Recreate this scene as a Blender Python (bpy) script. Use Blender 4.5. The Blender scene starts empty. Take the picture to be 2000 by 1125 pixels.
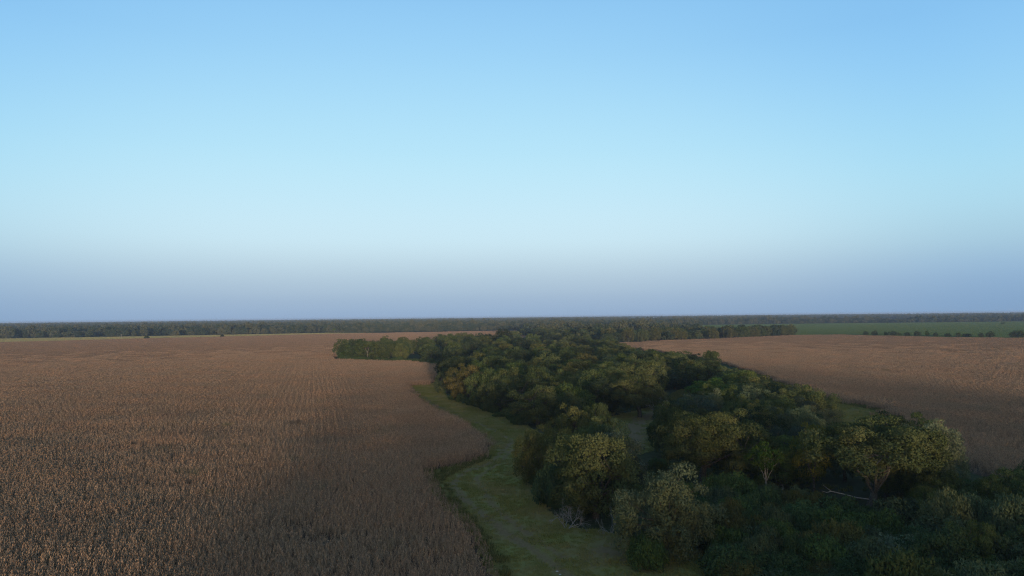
import bpy, math, random
import numpy as np
from mathutils import Vector

R = math.radians
sc = bpy.context.scene
col = sc.collection

# ------------------------------------------------------------------ camera
F, W2, H2 = 1351.0, 1000.0, 562.5          # focal length and half frame, in photograph pixels
CAM_H = 30.0
PITCH, ROLL = math.atan(56.2 / F), R(0.60)
cp, sp_, cr, sr = math.cos(PITCH), math.sin(PITCH), math.cos(ROLL), math.sin(ROLL)
FWD = np.array((0, cp, sp_)); _r0 = np.array((1.0, 0, 0)); _u0 = np.array((0, -sp_, cp))
RIGHT = cr * _r0 - sr * _u0
UP = cr * _u0 + sr * _r0
cam_d = bpy.data.cameras.new('camera'); cam = bpy.data.objects.new('camera', cam_d); col.objects.link(cam)
cam_d.sensor_width = 36; cam_d.lens = 36 * F / 2000; cam_d.clip_end = 60000; cam_d.clip_start = 0.5
from mathutils import Matrix
cam.matrix_world = Matrix(((RIGHT[0], UP[0], -FWD[0], 0), (RIGHT[1], UP[1], -FWD[1], 0), (RIGHT[2], UP[2], -FWD[2], CAM_H), (0, 0, 0, 1)))
sc.camera = cam

# ------------------------------------------------------------------ sky, sun, exposure
SUN_EL, SUN_AZ = R(2.2), R(171.0)           # azimuth clockwise from +Y (straight ahead)
w = bpy.data.worlds.new('World'); sc.world = w; w.use_nodes = True
nt = w.node_tree; nt.nodes.clear()
out = nt.nodes.new('ShaderNodeOutputWorld'); bg = nt.nodes.new('ShaderNodeBackground')
sky = nt.nodes.new('ShaderNodeTexSky'); sky.sky_type = 'NISHITA'; sky.sun_disc = False
sky.sun_elevation = SUN_EL; sky.sun_rotation = SUN_AZ
sky.altitude = 0; sky.air_density = 1.0; sky.dust_density = 0.6; sky.ozone_density = 1.5
STR = 0.12
bg.inputs['Strength'].default_value = STR
# Nishita sky towards the sun; away from it the twilight gradient of this evening: a dull blue band low down, pale above it, then deepening blue
def lin(c): return tuple((v / 255 / 12.92 if v <= 10 else ((v / 255 + .055) / 1.055) ** 2.4) for v in c)
def sky_z(px, py):
    d = FWD + (px - W2) / F * RIGHT + (H2 - py) / F * UP
    return float(d[2] / np.linalg.norm(d))
MID = [(1000, 617, (148, 173, 204)), (1000, 600, (154, 179, 207)), (1000, 570, (166, 189, 211)), (1000, 520, (189, 213, 227)), (1000, 470, (205, 234, 246)), (1000, 390, (196, 233, 249)), (1000, 300, (185, 231, 250)), (1000, 150, (164, 217, 249)), (1000, 0, (149, 205, 247))]
SIDE = [(0, 626, (131, 163, 199)), (0, 590, (137, 169, 203)), (0, 540, (149, 182, 213)), (0, 480, (169, 204, 223)), (0, 400, (176, 220, 239)), (0, 300, (168, 221, 245)), (0, 150, (150, 207, 246)), (0, 0, (137, 196, 243))]
N = nt.nodes.new; L = nt.links.new
tc = N('ShaderNodeTexCoord'); sx = N('ShaderNodeSeparateXYZ'); L(tc.outputs['Generated'], sx.inputs[0])
def ramp(stops):
    r = N('ShaderNodeValToRGB'); r.color_ramp.interpolation = 'B_SPLINE'; e = r.color_ramp.elements
    pts = [(sky_z(x, y), lin(c)) for x, y, c in stops] + [(.62, lin((120, 178, 228))), (1.0, lin((112, 160, 210)))]
    pts[0] = (0.0, pts[0][1])
    while len(e) < len(pts): e.new(.5)
    for i, (p, c) in enumerate(pts): e[i].position = p; e[i].color = (*c, 1)
    L(sx.outputs['Z'], r.inputs[0]); return r.outputs[0]
def vm(op, a, b):
    m = N('ShaderNodeVectorMath'); m.operation = op; L(a, m.inputs[0])
    if isinstance(b, tuple): m.inputs[1].default_value = b
    else: L(b, m.inputs[1])
    return m
def mrange(v, a, b, c=0.0, d=1.0, smooth=True):
    m = N('ShaderNodeMapRange'); m.interpolation_type = 'SMOOTHSTEP' if smooth else 'LINEAR'; L(v, m.inputs[0])
    for i, q in enumerate((a, b, c, d)): m.inputs[i + 1].default_value = q
    return m.outputs[0]
def mixc(f, a, b):
    m = N('ShaderNodeMix'); m.data_type = 'RGBA'; L(f, m.inputs[0]); L(a, m.inputs[6]); L(b, m.inputs[7]); return m.outputs[2]
off = vm('DOT_PRODUCT', tc.outputs['Generated'], (-0.10, 0.995, 0.0)).outputs['Value']
tw = mixc(mrange(off, 0.74, 0.99), ramp(SIDE), ramp(MID))
tw = vm('SCALE', tw, (0, 0, 0)); tw.inputs['Scale'].default_value = 1 / STR
sdv = (math.sin(SUN_AZ) * math.cos(SUN_EL), math.cos(SUN_AZ) * math.cos(SUN_EL), math.sin(SUN_EL))
ns = vm('SCALE', sky.outputs['Color'], (0, 0, 0)); ns.inputs['Scale'].default_value = 4.5
fin = mixc(mrange(vm('DOT_PRODUCT', tc.outputs['Generated'], sdv).outputs['Value'], -0.1, 1.0, 0, .9), tw.outputs[0], ns.outputs[0])
L(fin, bg.inputs['Color']); L(bg.outputs[0], out.inputs[0])
sun_d = bpy.data.lights.new('sun', 'SUN'); sun = bpy.data.objects.new('sun', sun_d); col.objects.link(sun)
sun_d.energy = 4.6; sun_d.angle = R(2.2); sun_d.color = (1.0, 0.80, 0.62)
sd = Vector((math.sin(SUN_AZ) * math.cos(SUN_EL), math.cos(SUN_AZ) * math.cos(SUN_EL), math.sin(SUN_EL)))
sun.rotation_euler = sd.to_track_quat('Z', 'Y').to_euler()
sc.view_settings.view_transform = 'Standard'; sc.view_settings.look = 'None'
sc.view_settings.gamma = 1; sc.view_settings.use_curve_mapping = False
sc.view_settings.exposure = 0.0
sc.cycles.use_denoising = True; sc.cycles.denoising_prefilter = 'NONE'; sc.cycles.sample_clamp_indirect = 3; sc.cycles.filter_width = 1.15; sc.cycles.max_bounces = 6; sc.cycles.diffuse_bounces = 3; sc.cycles.transmission_bounces = 3; sc.cycles.volume_bounces = 1

# ------------------------------------------------------------------ helpers
def horizon(px): return 617.5 - (px - 1000) * 0.0105
def ray(px, py):
    return FWD + (px - W2) / F * RIGHT + (H2 - py) / F * UP
def G(px, py, z=0.0):
    d = ray(px, py); t = (z - CAM_H) / d[2]
    return np.array((d[0] * t, d[1] * t))
def poly(pts): return np.array([G(*p) for p in pts])
def inside(P, pg):
    x, y = P[:, 0], P[:, 1]; c = np.zeros(len(P), bool); n = len(pg)
    for i in range(n):
        x1, y1 = pg[i]; x2, y2 = pg[(i + 1) % n]
        if y1 == y2: continue
        c ^= ((y1 > y) != (y2 > y)) & (x < (x2 - x1) * (y - y1) / (y2 - y1) + x1)
    return c
def dist_line(P, pl):
    best = np.full(len(P), 1e9)
    for a, b in zip(pl[:-1], pl[1:]):
        ab = b - a; t = np.clip(((P - a) @ ab) / (ab @ ab), 0, 1)
        best = np.minimum(best, np.linalg.norm(P - (a + t[:, None] * ab), axis=1))
    return best
_perm = np.random.default_rng(7).random((256, 256))
def vnoise(P, s):
    q = P / s; i = np.floor(q).astype(int); f = q - i; f = f * f * (3 - 2 * f)
    g = lambda a, b: _perm[(i[:, 0] + a) % 256, (i[:, 1] + b) % 256]
    return (g(0, 0) * (1 - f[:, 0]) + g(1, 0) * f[:, 0]) * (1 - f[:, 1]) + (g(0, 1) * (1 - f[:, 0]) + g(1, 1) * f[:, 0]) * f[:, 1]
def fbm(P, s): return 0.55 * vnoise(P, s) + 0.28 * vnoise(P + 91, s / 2.1) + 0.17 * vnoise(P + 37, s / 4.3)

def mesh_np(name, V, Fc, mat=None, attr=None, smooth=False):
    """V (n,3), Fc (m,k) faces of one size; attr {name: per-face value}"""
    V = np.asarray(V, np.float32); Fc = np.asarray(Fc, np.int32)
    m = bpy.data.meshes.new(name); n, k = Fc.shape
    m.vertices.add(len(V)); m.vertices.foreach_set('co', V.ravel())
    m.loops.add(n * k); m.loops.foreach_set('vertex_index', Fc.ravel())
    m.polygons.add(n); m.polygons.foreach_set('loop_start', np.arange(n, dtype=np.int32) * k)
    if smooth: m.polygons.foreach_set('use_smooth', np.ones(n, bool))
    m.update(calc_edges=True)
    for a, v in (attr or {}).items():
        dom = 'FACE' if len(v) == n else 'POINT'
        at = m.attributes.new(a, 'FLOAT', dom); at.data.foreach_set('value', np.asarray(v, np.float32))
    if mat: m.materials.append(mat)
    return m
def obj(name, me, parent=None, link=True):
    o = bpy.data.objects.new(name, me)
    if link: col.objects.link(o)
    if parent: o.parent = parent
    return o
def tag(o, label=None, cat=None, group=None, kind=None):
    for k, v in (('label', label), ('category', cat), ('group', group), ('kind', kind)):
        if v: o[k] = v
    return o

# ------------------------------------------------------------------ materials
class NT:
    def __init__(s, name):
        s.m = bpy.data.materials.new(name); s.m.use_nodes = True; s.t = s.m.node_tree; s.t.nodes.clear()
        s.out = s.n('OutputMaterial')
    def n(s, typ, **kw):
        nd = s.t.nodes.new('ShaderNode' + typ)
        for k, v in kw.items(): setattr(nd, k, v)
        return nd
    def l(s, a, b): s.t.links.new(a, b)
    def attr(s, name): return s.n('Attribute', attribute_name=name).outputs['Fac']
    def noise(s, scale, detail=3, rough=0.6, coord='pos'):
        nz = s.n('TexNoise'); nz.inputs['Scale'].default_value = scale; nz.inputs['Detail'].default_value = detail; nz.inputs['Roughness'].default_value = rough
        s.l(s.n('NewGeometry').outputs['Position'], nz.inputs['Vector']); return nz.outputs['Fac']
    def rng(s, v, a, b, c=0.0, d=1.0):
        m = s.n('MapRange'); m.inputs['From Min'].default_value = a; m.inputs['From Max'].default_value = b
        m.inputs['To Min'].default_value = c; m.inputs['To Max'].default_value = d; s.l(v, m.inputs['Value']); return m.outputs['Result']
    def mix(s, f, a, b, mode='MIX'):
        m = s.n('Mix', data_type='RGBA', blend_type=mode)
        for v, i in ((f, 0), (a, 6), (b, 7)):
            if isinstance(v, (int, float)): m.inputs[i].default_value = v
            elif isinstance(v, tuple): m.inputs[i].default_value = (*v, 1)
            else: s.l(v, m.inputs[i])
        return m.outputs[2]
    def diffuse(s, c, trans=0.0, bump=None, bd=0.05, rough=0.9):
        b = s.n('BsdfPrincipled'); b.inputs['Roughness'].default_value = rough; b.inputs['Specular IOR Level'].default_value = 0.0
        if isinstance(c, tuple): b.inputs['Base Color'].default_value = (*c, 1)
        else: s.l(c, b.inputs['Base Color'])
        if bump is not None:
            bp = s.n('Bump'); bp.inputs['Distance'].default_value = bd; bp.inputs['Strength'].default_value = 1; s.l(bump, bp.inputs['Height']); s.l(bp.outputs[0], b.inputs['Normal'])
        sh = b.outputs[0]
        if trans:
            t = s.n('BsdfTranslucent'); mx = s.n('MixShader'); mx.inputs[0].default_value = trans
            if isinstance(c, tuple): t.inputs['Color'].default_value = (*c, 1)
            else: s.l(c, t.inputs['Color'])
            s.l(sh, mx.inputs[1]); s.l(t.outputs[0], mx.inputs[2]); sh = mx.outputs[0]
        s.l(sh, s.out.inputs['Surface']); return s.m

def foliage(name, a, b, c, trans=0.22):
    t = NT(name)
    oc = t.n('ObjectInfo')
    k = t.mix(t.attr('leaf'), a, b)
    k = t.mix(t.rng(t.attr('lobe'), 0.35, 1.0), k, c)
    k = t.mix(1.0, k, oc.outputs['Color'], 'MULTIPLY')
    return t.diffuse(k, trans, rough=0.75)
M = {}
M['oak'] = foliage('oak_leaves', (0.033, 0.046, 0.021), (0.068, 0.08, 0.036), (0.086, 0.092, 0.042))
M['shrub'] = foliage('shrub_leaves', (0.034, 0.048, 0.026), (0.064, 0.078, 0.04), (0.074, 0.086, 0.04))
M['bright'] = foliage('bright_leaves', (0.045, 0.085, 0.02), (0.075, 0.12, 0.028), (0.09, 0.11, 0.03))
M['grey'] = foliage('grey_leaves', (0.055, 0.068, 0.045), (0.095, 0.105, 0.07), (0.09, 0.095, 0.055))
M['far'] = foliage('far_leaves', (0.026, 0.04, 0.024), (0.05, 0.066, 0.036), (0.08, 0.082, 0.045), 0.15)

def bark(name, a, b):
    t = NT(name); nz = t.noise(6, 4)
    return t.diffuse(t.mix(t.rng(nz, 0.35, 0.65), a, b), bump=nz, bd=0.04)
M['bark'] = bark('oak_bark', (0.035, 0.03, 0.025), (0.095, 0.082, 0.07))
M['pale_bark'] = bark('pale_bark', (0.13, 0.11, 0.09), (0.24, 0.21, 0.18))
M['dead'] = bark('dead_wood', (0.14, 0.13, 0.12), (0.27, 0.25, 0.235))

t = NT('dry_corn')
k = t.mix(t.attr('leaf'), (0.13, 0.085, 0.053), (0.39, 0.265, 0.17))
k = t.mix(t.rng(t.noise(0.05, 3), 0.42, 0.62), k, t.mix(t.attr('leaf'), (0.15, 0.09, 0.055), (0.42, 0.262, 0.16)))
k = t.mix(t.rng(t.noise(0.11, 3), 0.63, 0.75, 0, 0.55), k, (0.085, 0.10, 0.045))
M['corn'] = t.diffuse(k, 0.15)
t = NT('field_soil'); nz = t.noise(1.5, 5)
M['soil'] = t.diffuse(t.mix(t.rng(nz, 0.3, 0.7), (0.04, 0.028, 0.02), (0.09, 0.06, 0.042)), bump=nz, bd=0.1)
t = NT('wild_ground'); nz = t.noise(0.9, 6)
k = t.mix(t.rng(nz, 0.35, 0.65), (0.028, 0.034, 0.016), (0.055, 0.06, 0.028))
M['ground'] = t.diffuse(t.mix(t.rng(t.noise(0.02, 3), 0.4, 0.7), k, (0.05, 0.045, 0.03)), bump=nz, bd=0.2)
t = NT('mown_grass'); nz = t.noise(2.2, 6, 0.7)
k = t.mix(t.rng(nz, 0.3, 0.7), (0.11, 0.105, 0.028), (0.19, 0.178, 0.052))
k = t.mix(t.rng(t.noise(0.13, 4), 0.35, 0.62), k, (0.16, 0.125, 0.05))
k = t.mix(t.attr('soil'), k, t.mix(t.rng(nz, 0.3, 0.7), (0.10, 0.058, 0.035), (0.17, 0.105, 0.066)))
M['mown'] = t.diffuse(k, bump=nz, bd=0.12)
t = NT('pasture'); nz = t.noise(0.06, 5)
M['pasture'] = t.diffuse(t.mix(t.rng(nz, 0.35, 0.65), (0.22, 0.20, 0.08), (0.36, 0.30, 0.14)), bump=t.noise(0.8, 3), bd=0.4)
t = NT('green_crop'); nz = t.noise(0.02, 5)
M['green_crop'] = t.diffuse(t.mix(t.rng(nz, 0.3, 0.7), (0.06, 0.088, 0.034), (0.09, 0.12, 0.045)), bump=t.noise(0.7, 3), bd=0.5)
t = NT('grass_blades')
M['blade'] = t.diffuse(t.mix(t.rng(t.noise(0.13, 4), 0.4, 0.7), t.mix(t.attr('leaf'), (0.11, 0.108, 0.026), (0.195, 0.185, 0.052)), (0.22, 0.185, 0.075)), 0.2)
t = NT('weed_leaves')
M['weed'] = t.diffuse(t.mix(t.attr('leaf'), (0.06, 0.064, 0.02), (0.14, 0.13, 0.045)), 0.2)
t = NT('crop_leaves'); M['crop'] = t.diffuse(t.mix(t.attr('leaf'), (0.05, 0.085, 0.03), (0.085, 0.125, 0.045)), 0.2)
t = NT('dry_grass'); M['drygrass'] = t.diffuse(t.mix(t.attr('leaf'), (0.15, 0.15, 0.06), (0.32, 0.27, 0.13)), 0.2)
t = NT('white_metal'); M['white'] = t.diffuse((0.75, 0.74, 0.72), rough=0.5)
t = NT('weathered_wood'); M['wood'] = t.diffuse(t.mix(t.noise(4), (0.2, 0.17, 0.14), (0.34, 0.3, 0.26)))
t = NT('pale_stone'); nz = t.noise(9, 4); M['stone'] = t.diffuse(t.mix(nz, (0.28, 0.27, 0.25), (0.42, 0.40, 0.37)), bump=nz, bd=0.03)
t = NT('pale_field'); M['pale_field'] = t.diffuse(t.mix(t.rng(t.noise(0.01, 4), 0.35, 0.65), (0.30, 0.25, 0.17), (0.42, 0.36, 0.26)))

# ------------------------------------------------------------------ ground sheets
def sheet(name, pg, z, mat, res=None):
    import bmesh
    bm = bmesh.new(); vs = [bm.verts.new((*p, z)) for p in pg]; f = bm.faces.new(vs)
    if f.normal.z < 0: f.normal_flip()
    bmesh.ops.triangulate(bm, faces=bm.faces[:])
    me = bpy.data.meshes.new(name); bm.to_mesh(me); bm.free(); me.materials.append(mat)
    return tag(obj(name, me), kind='structure')
E = 14000.0
tag(obj('ground', mesh_np('ground', [(-E, -E, 0), (E, -E, 0), (E, E, 0), (-E, E, 0)], [[0, 1, 2, 3]], M['ground'])), kind='structure')

# field outlines, read off the photograph as points on the ground
CORN_L = poly([(-900, 680), (0, 670), (285, 662.5), (667, 653), (900, 648.5), (1060, 646), (1050, 658), (960, 664), (900, 668), (840, 674), (700, 686), (655, 697),
               (650, 704), (720, 707), (800, 709), (880, 717), (862, 733), (846, 752), (800, 756), (822, 778), (850, 800), (900, 822), (950, 848), (968, 868), (956, 896), (900, 912), (845, 922),
               (858, 962), (880, 985), (905, 1012), (935, 1040), (955, 1080), (975, 1135), (960, 1400), (-900, 1400)])
CORN_R = poly([(1195, 673), (1300, 667), (1400, 663.5), (1500, 658.5), (1565, 656), (1640, 655.5), (1700, 657), (1840, 661), (2000, 662), (2700, 664), (2700, 1150), (2300, 1000),
               (2000, 955), (1900, 925), (1850, 893), (1790, 850), (1740, 818), (1700, 812), (1722, 803), (1690, 798), (1620, 784), (1560, 762), (1500, 740), (1450, 722), (1400, 706), (1300, 690), (1230, 680)])
sheet('corn_field_soil', CORN_L, 0.03, M['soil']); sheet('corn_field_soil', CORN_R, 0.03, M['soil'])
PAST = poly([(-900, 679.5), (0, 669.5), (285, 662), (667, 652.5), (760, 650.4), (640, 650.2), (285, 656.8), (0, 661.5), (-900, 671)])
sheet('pasture', PAST, 0.06, M['pasture'])
GREEN = poly([(1330, 640), (1375, 634.8), (1600, 632), (2000, 628), (2700, 622), (2700, 663), (2000, 661.5), (1840, 660.5), (1700, 656.5), (1640, 655), (1560, 655.5), (1500, 648)])
sheet('green_crop_field', GREEN, 0.06, M['green_crop'])
sheet('crop_field_track', poly([(1500, 643.2), (1650, 641.6), (1850, 641.8), (2000, 642), (2300, 641), (2300, 640.5), (2000, 641.4), (1850, 641.2), (1650, 641), (1500, 642.6)]), 0.12, M['pale_field'])
sheet('distant_pale_field', poly([(1222, 621.5), (1305, 620.7), (1300, 619.3), (1225, 620.1)]), 0.3, M['pale_field'])

MOWN = poly([(640, 702.5), (800, 706), (880, 715), (862, 752), (875, 776), (950, 802), (1020, 828), (1060, 850), (1190, 838), (1192, 815), (1290, 790), (1330, 760), (1420, 768), (1440, 800), (1300, 838),
             (1275, 880), (1200, 905), (1120, 870), (1060, 890), (1040, 945), (1075, 1005), (1130, 1035), (1240, 1045), (1360, 1060), (1420, 1130), (1420, 1400), (930, 1400), (960, 1135), (935, 1075), (915, 1035), (885, 1008), (862, 985), (840, 962), (828, 922),
             (900, 908), (950, 890), (960, 868), (940, 848), (890, 824), (840, 802), (812, 780), (788, 756), (846, 749), (866, 718), (800, 711), (640, 706)])
MOWN_R = poly([(1585, 770), (1640, 785), (1735, 802), (1760, 822), (1700, 835), (1585, 835)])
TRACKS = [np.array([G(*p) for p in l]) for l in (
    [(1000, 862), (960, 905), (905, 925), (885, 945), (905, 975), (945, 1005), (985, 1040), (1040, 1075), (1090, 1110), (1120, 1140)],
    [(812, 765), (845, 790), (900, 815), (960, 838), (1000, 862)],
    [(1330, 770), (1290, 800), (1240, 830), (1240, 860), (1225, 890)],
    [(1000, 880), (975, 905), (930, 935), (960, 985), (1010, 1030), (1100, 1090)],
    [(1590, 788), (1640, 795), (1700, 806)])]
TW = [.95, .7, 3.6, .7, .8]
def soil_mask(P):
    s = np.zeros(len(P))
    n = fbm(P, 6.0)
    for i, (l, wd) in enumerate(zip(TRACKS, TW)):
        d = dist_line(P, l)
        if i == 2: dirt = np.clip(1.3 - d / (wd * (.6 + .9 * n)), 0, 1) * (.55 + .5 * fbm(P + 77, 1.2)); continue
        s = np.maximum(s, np.clip(1.25 - d / (wd * (0.45 + 1.3 * n)), 0, 1))
    big = G(1205, 1080); d = np.linalg.norm((P - big) * np.array((1, .5)), axis=1)
    s = np.maximum(s, np.clip(1 - d / 8, 0, 1) * n * 1.3)
    return np.maximum(np.clip(s * (0.3 + 1.0 * fbm(P + 500, 1.5)), 0, .72), np.clip(dirt, 0, .8))
def fine_sheet(name, pg, z, mat, step):
    x0, y0 = pg.min(0); x1, y1 = pg.max(0); y1 = min(y1, 470); y0 = max(y0, 55)
    xs = np.arange(x0, x1 + step, step); ys = np.arange(y0, y1 + step, step)
    X, Y = np.meshgrid(xs, ys); P = np.c_[X.ravel(), Y.ravel()]
    nx = len(xs); idx = np.arange(len(P)).reshape(X.shape)
    q = np.stack([idx[:-1, :-1], idx[:-1, 1:], idx[1:, 1:], idx[1:, :-1]], -1).reshape(-1, 4)
    c = P[q].mean(1); q = q[inside(c + (fbm(c, 2.0)[:, None] - .5) * 1.5, pg)]
    u, inv = np.unique(q, return_inverse=True); P = P[u]; q = inv.reshape(-1, 4)
    zz = z + 0.12 * fbm(P, 4.0)
    return tag(obj(name, mesh_np(name, np.c_[P, zz], q, mat, {'soil': soil_mask(P)}, True)), kind='structure')
fine_sheet('mown_grass_strip', MOWN, 0.02, M['mown'], 0.7)
fine_sheet('mown_grass_patch', MOWN_R, 0.02, M['mown'], 0.7)

# ------------------------------------------------------------------ scattering of uncountable cover
def source(meshes, name):
    c = bpy.data.collections.new(name)
    for i, me in enumerate(meshes): c.objects.link(bpy.data.objects.new('%s_%03d' % (name, i), me))
    return c
def scatter(name, P, idx, rz, scl, coll, label, cat, tilt=None):
    P = np.asarray(P, np.float32); n = len(P)
    me = bpy.data.meshes.new(name); me.vertices.add(n); me.vertices.foreach_set('co', P.ravel())
    a = me.attributes.new('idx', 'INT', 'POINT'); a.data.foreach_set('value', np.asarray(idx, np.int32))
    rv = np.zeros((n, 3), np.float32); rv[:, 2] = rz
    if tilt is not None: rv[:, :2] = tilt
    a = me.attributes.new('rot', 'FLOAT_VECTOR', 'POINT'); a.data.foreach_set('vector', rv.ravel())
    s = np.asarray(scl, np.float32); s = np.repeat(s[:, None], 3, 1) if s.ndim == 1 else s
    a = me.attributes.new('scl', 'FLOAT_VECTOR', 'POINT'); a.data.foreach_set('vector', s.ravel())
    o = obj(name, me)
    g = bpy.data.node_groups.new(name, 'GeometryNodeTree')
    g.interface.new_socket('Geometry', in_out='INPUT', socket_type='NodeSocketGeometry'); g.interface.new_socket('Geometry', in_out='OUTPUT', socket_type='NodeSocketGeometry')
    N = g.nodes.new; gi = N('NodeGroupInput'); go = N('NodeGroupOutput'); ip = N('GeometryNodeInstanceOnPoints'); ci = N('GeometryNodeCollectionInfo')
    ci.inputs['Collection'].default_value = coll; ci.inputs['Separate Children'].default_value = True; ci.inputs['Reset Children'].default_value = True
    def na(nm, ty):
        d = N('GeometryNodeInputNamedAttribute'); d.data_type = ty; d.inputs['Name'].default_value = nm; return d.outputs['Attribute']
    e = N('FunctionNodeEulerToRotation'); L = g.links.new
    L(gi.outputs[0], ip.inputs['Points']); L(ci.outputs[0], ip.inputs['Instance']); ip.inputs['Pick Instance'].default_value = True
    L(na('idx', 'INT'), ip.inputs['Instance Index']); L(na('rot', 'FLOAT_VECTOR'), e.inputs[0]); L(e.outputs[0], ip.inputs['Rotation']); L(na('scl', 'FLOAT_VECTOR'), ip.inputs['Scale'])
    L(ip.outputs[0], go.inputs[0])
    md = o.modifiers.new('scatter', 'NODES'); md.node_group = g
    return tag(o, label, cat, kind='stuff')

def rand_dirs(rg, n):
    d = rg.normal(size=(n, 3)); return d / np.linalg.norm(d, axis=1)[:, None]
def unit(v): return v / np.maximum(np.linalg.norm(v, axis=1)[:, None], 1e-9)
def cards(C, A, length, width, rg, S=None):
    """rhombic leaf sprays: C base points, A axes"""
    n = len(C); S = unit(np.cross(A, rand_dirs(rg, n))) if S is None else S
    L = np.broadcast_to(length, n)[:, None]; Wd = np.broadcast_to(width, n)[:, None]
    m = C + A * L * 0.45
    V = np.stack([C, m + S * Wd / 2, C + A * L, m - S * Wd / 2], 1).reshape(-1, 3)
    return V, np.arange(4 * n).reshape(-1, 4)

# ---- corn plants
ROW_DIR = R(-16)
def corn_plants(base, rg, leaves, wide, lod):
    Vs, Ls = [], []
    n = len(base); h = rg.uniform(1.05, 1.8, n); pv = rg.random(n) ** 1.3
    lean = rg.normal(0, 0.10, (n, 2)) + (rg.random(n) < .08)[:, None] * rg.normal(0, .5, (n, 2))
    top = np.c_[base[:, :2] + lean * h[:, None], h]; b3 = np.c_[base[:, :2], np.zeros(n)]
    def quad(a, b, c, d, v):
        Vs.append(np.stack([a, b, c, d], 1)); Ls.append(v)
    an = rg.uniform(0, math.pi, n)
    for k in range(2 if lod < 2 else 1):
        s = np.c_[np.cos(an + k * 1.57), np.sin(an + k * 1.57), np.zeros(n)] * (0.016 if lod < 2 else 0.03) * wide
        quad(b3 - s, b3 + s, top + s * .5, top - s * .5, pv * .6)
    for i in range(leaves):
        f = (0.25 + 0.7 * (i + rg.random(n)) / leaves)[:, None]
        p = b3 + (top - b3) * f; az = an + (i % 2) * math.pi + rg.normal(0, .6, n)
        d = np.c_[np.cos(az), np.sin(az), np.zeros(n)]; s = np.c_[-np.sin(az), np.cos(az), np.zeros(n)] * 0.034 * wide
        ln = rg.uniform(.2, .42, n)[:, None]; dr = rg.uniform(.1, .45, n)[:, None]
        mid = p + d * ln * .5 + np.array((0, 0, .10)); tip = p + d * ln - np.array((0, 0, 1)) * dr
        v = np.clip(pv * .65 + rg.random(n) ** 1.5 * .5, 0, 1)
        tw = s + rg.normal(0, .02, (n, 3)) * wide
        if lod < 2:
            quad(p - s * .5, p + s * .5, mid + tw, mid - tw, v); quad(mid - tw, mid + tw, tip + s * .2, tip - s * .2, v)
        else: quad(p - s * .7, p + s * .7, tip + tw, tip - tw, v)
    if lod < 1:
        for k in range(3):
            d = unit(np.c_[rg.normal(0, .5, (n, 2)), np.ones(n)]) * .25; s = rand_dirs(rg, n) * .02
            quad(top - s, top + s, top + d + s * .3, top + d - s * .3, np.full(n, .9))
    V = np.concatenate(Vs).reshape(-1, 3); return V, np.arange(len(V)).reshape(-1, 4), np.concatenate(Ls)
def corn_patch(size, seed, leaves, wide, lod):
    rg = np.random.default_rng(seed); n = int(size * size * 5.6); B = rg.uniform(-.53 * size, .53 * size, (n, 2))
    V, Fc, L = corn_plants(B, rg, leaves, wide, lod); return mesh_np('corn_patch', V, Fc, M['corn'], {'leaf': L})
cm = []
for s in range(10):
    V, Fc, L = corn_plants(np.zeros((1, 2)), np.random.default_rng(s), 8, 1.0, 0); cm.append(mesh_np('corn_plant', V, Fc, M['corn'], {'leaf': L}))
for s in range(4): cm.append(corn_patch(2, 50 + s, 8, 1.0, 0))
for s in range(4): cm.append(corn_patch(4, 60 + s, 8, 1.05, 0))
for s in range(4): cm.append(corn_patch(12, 70 + s, 7, 1.2, 1))
corn_src = source(cm, 'corn_source')
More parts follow.
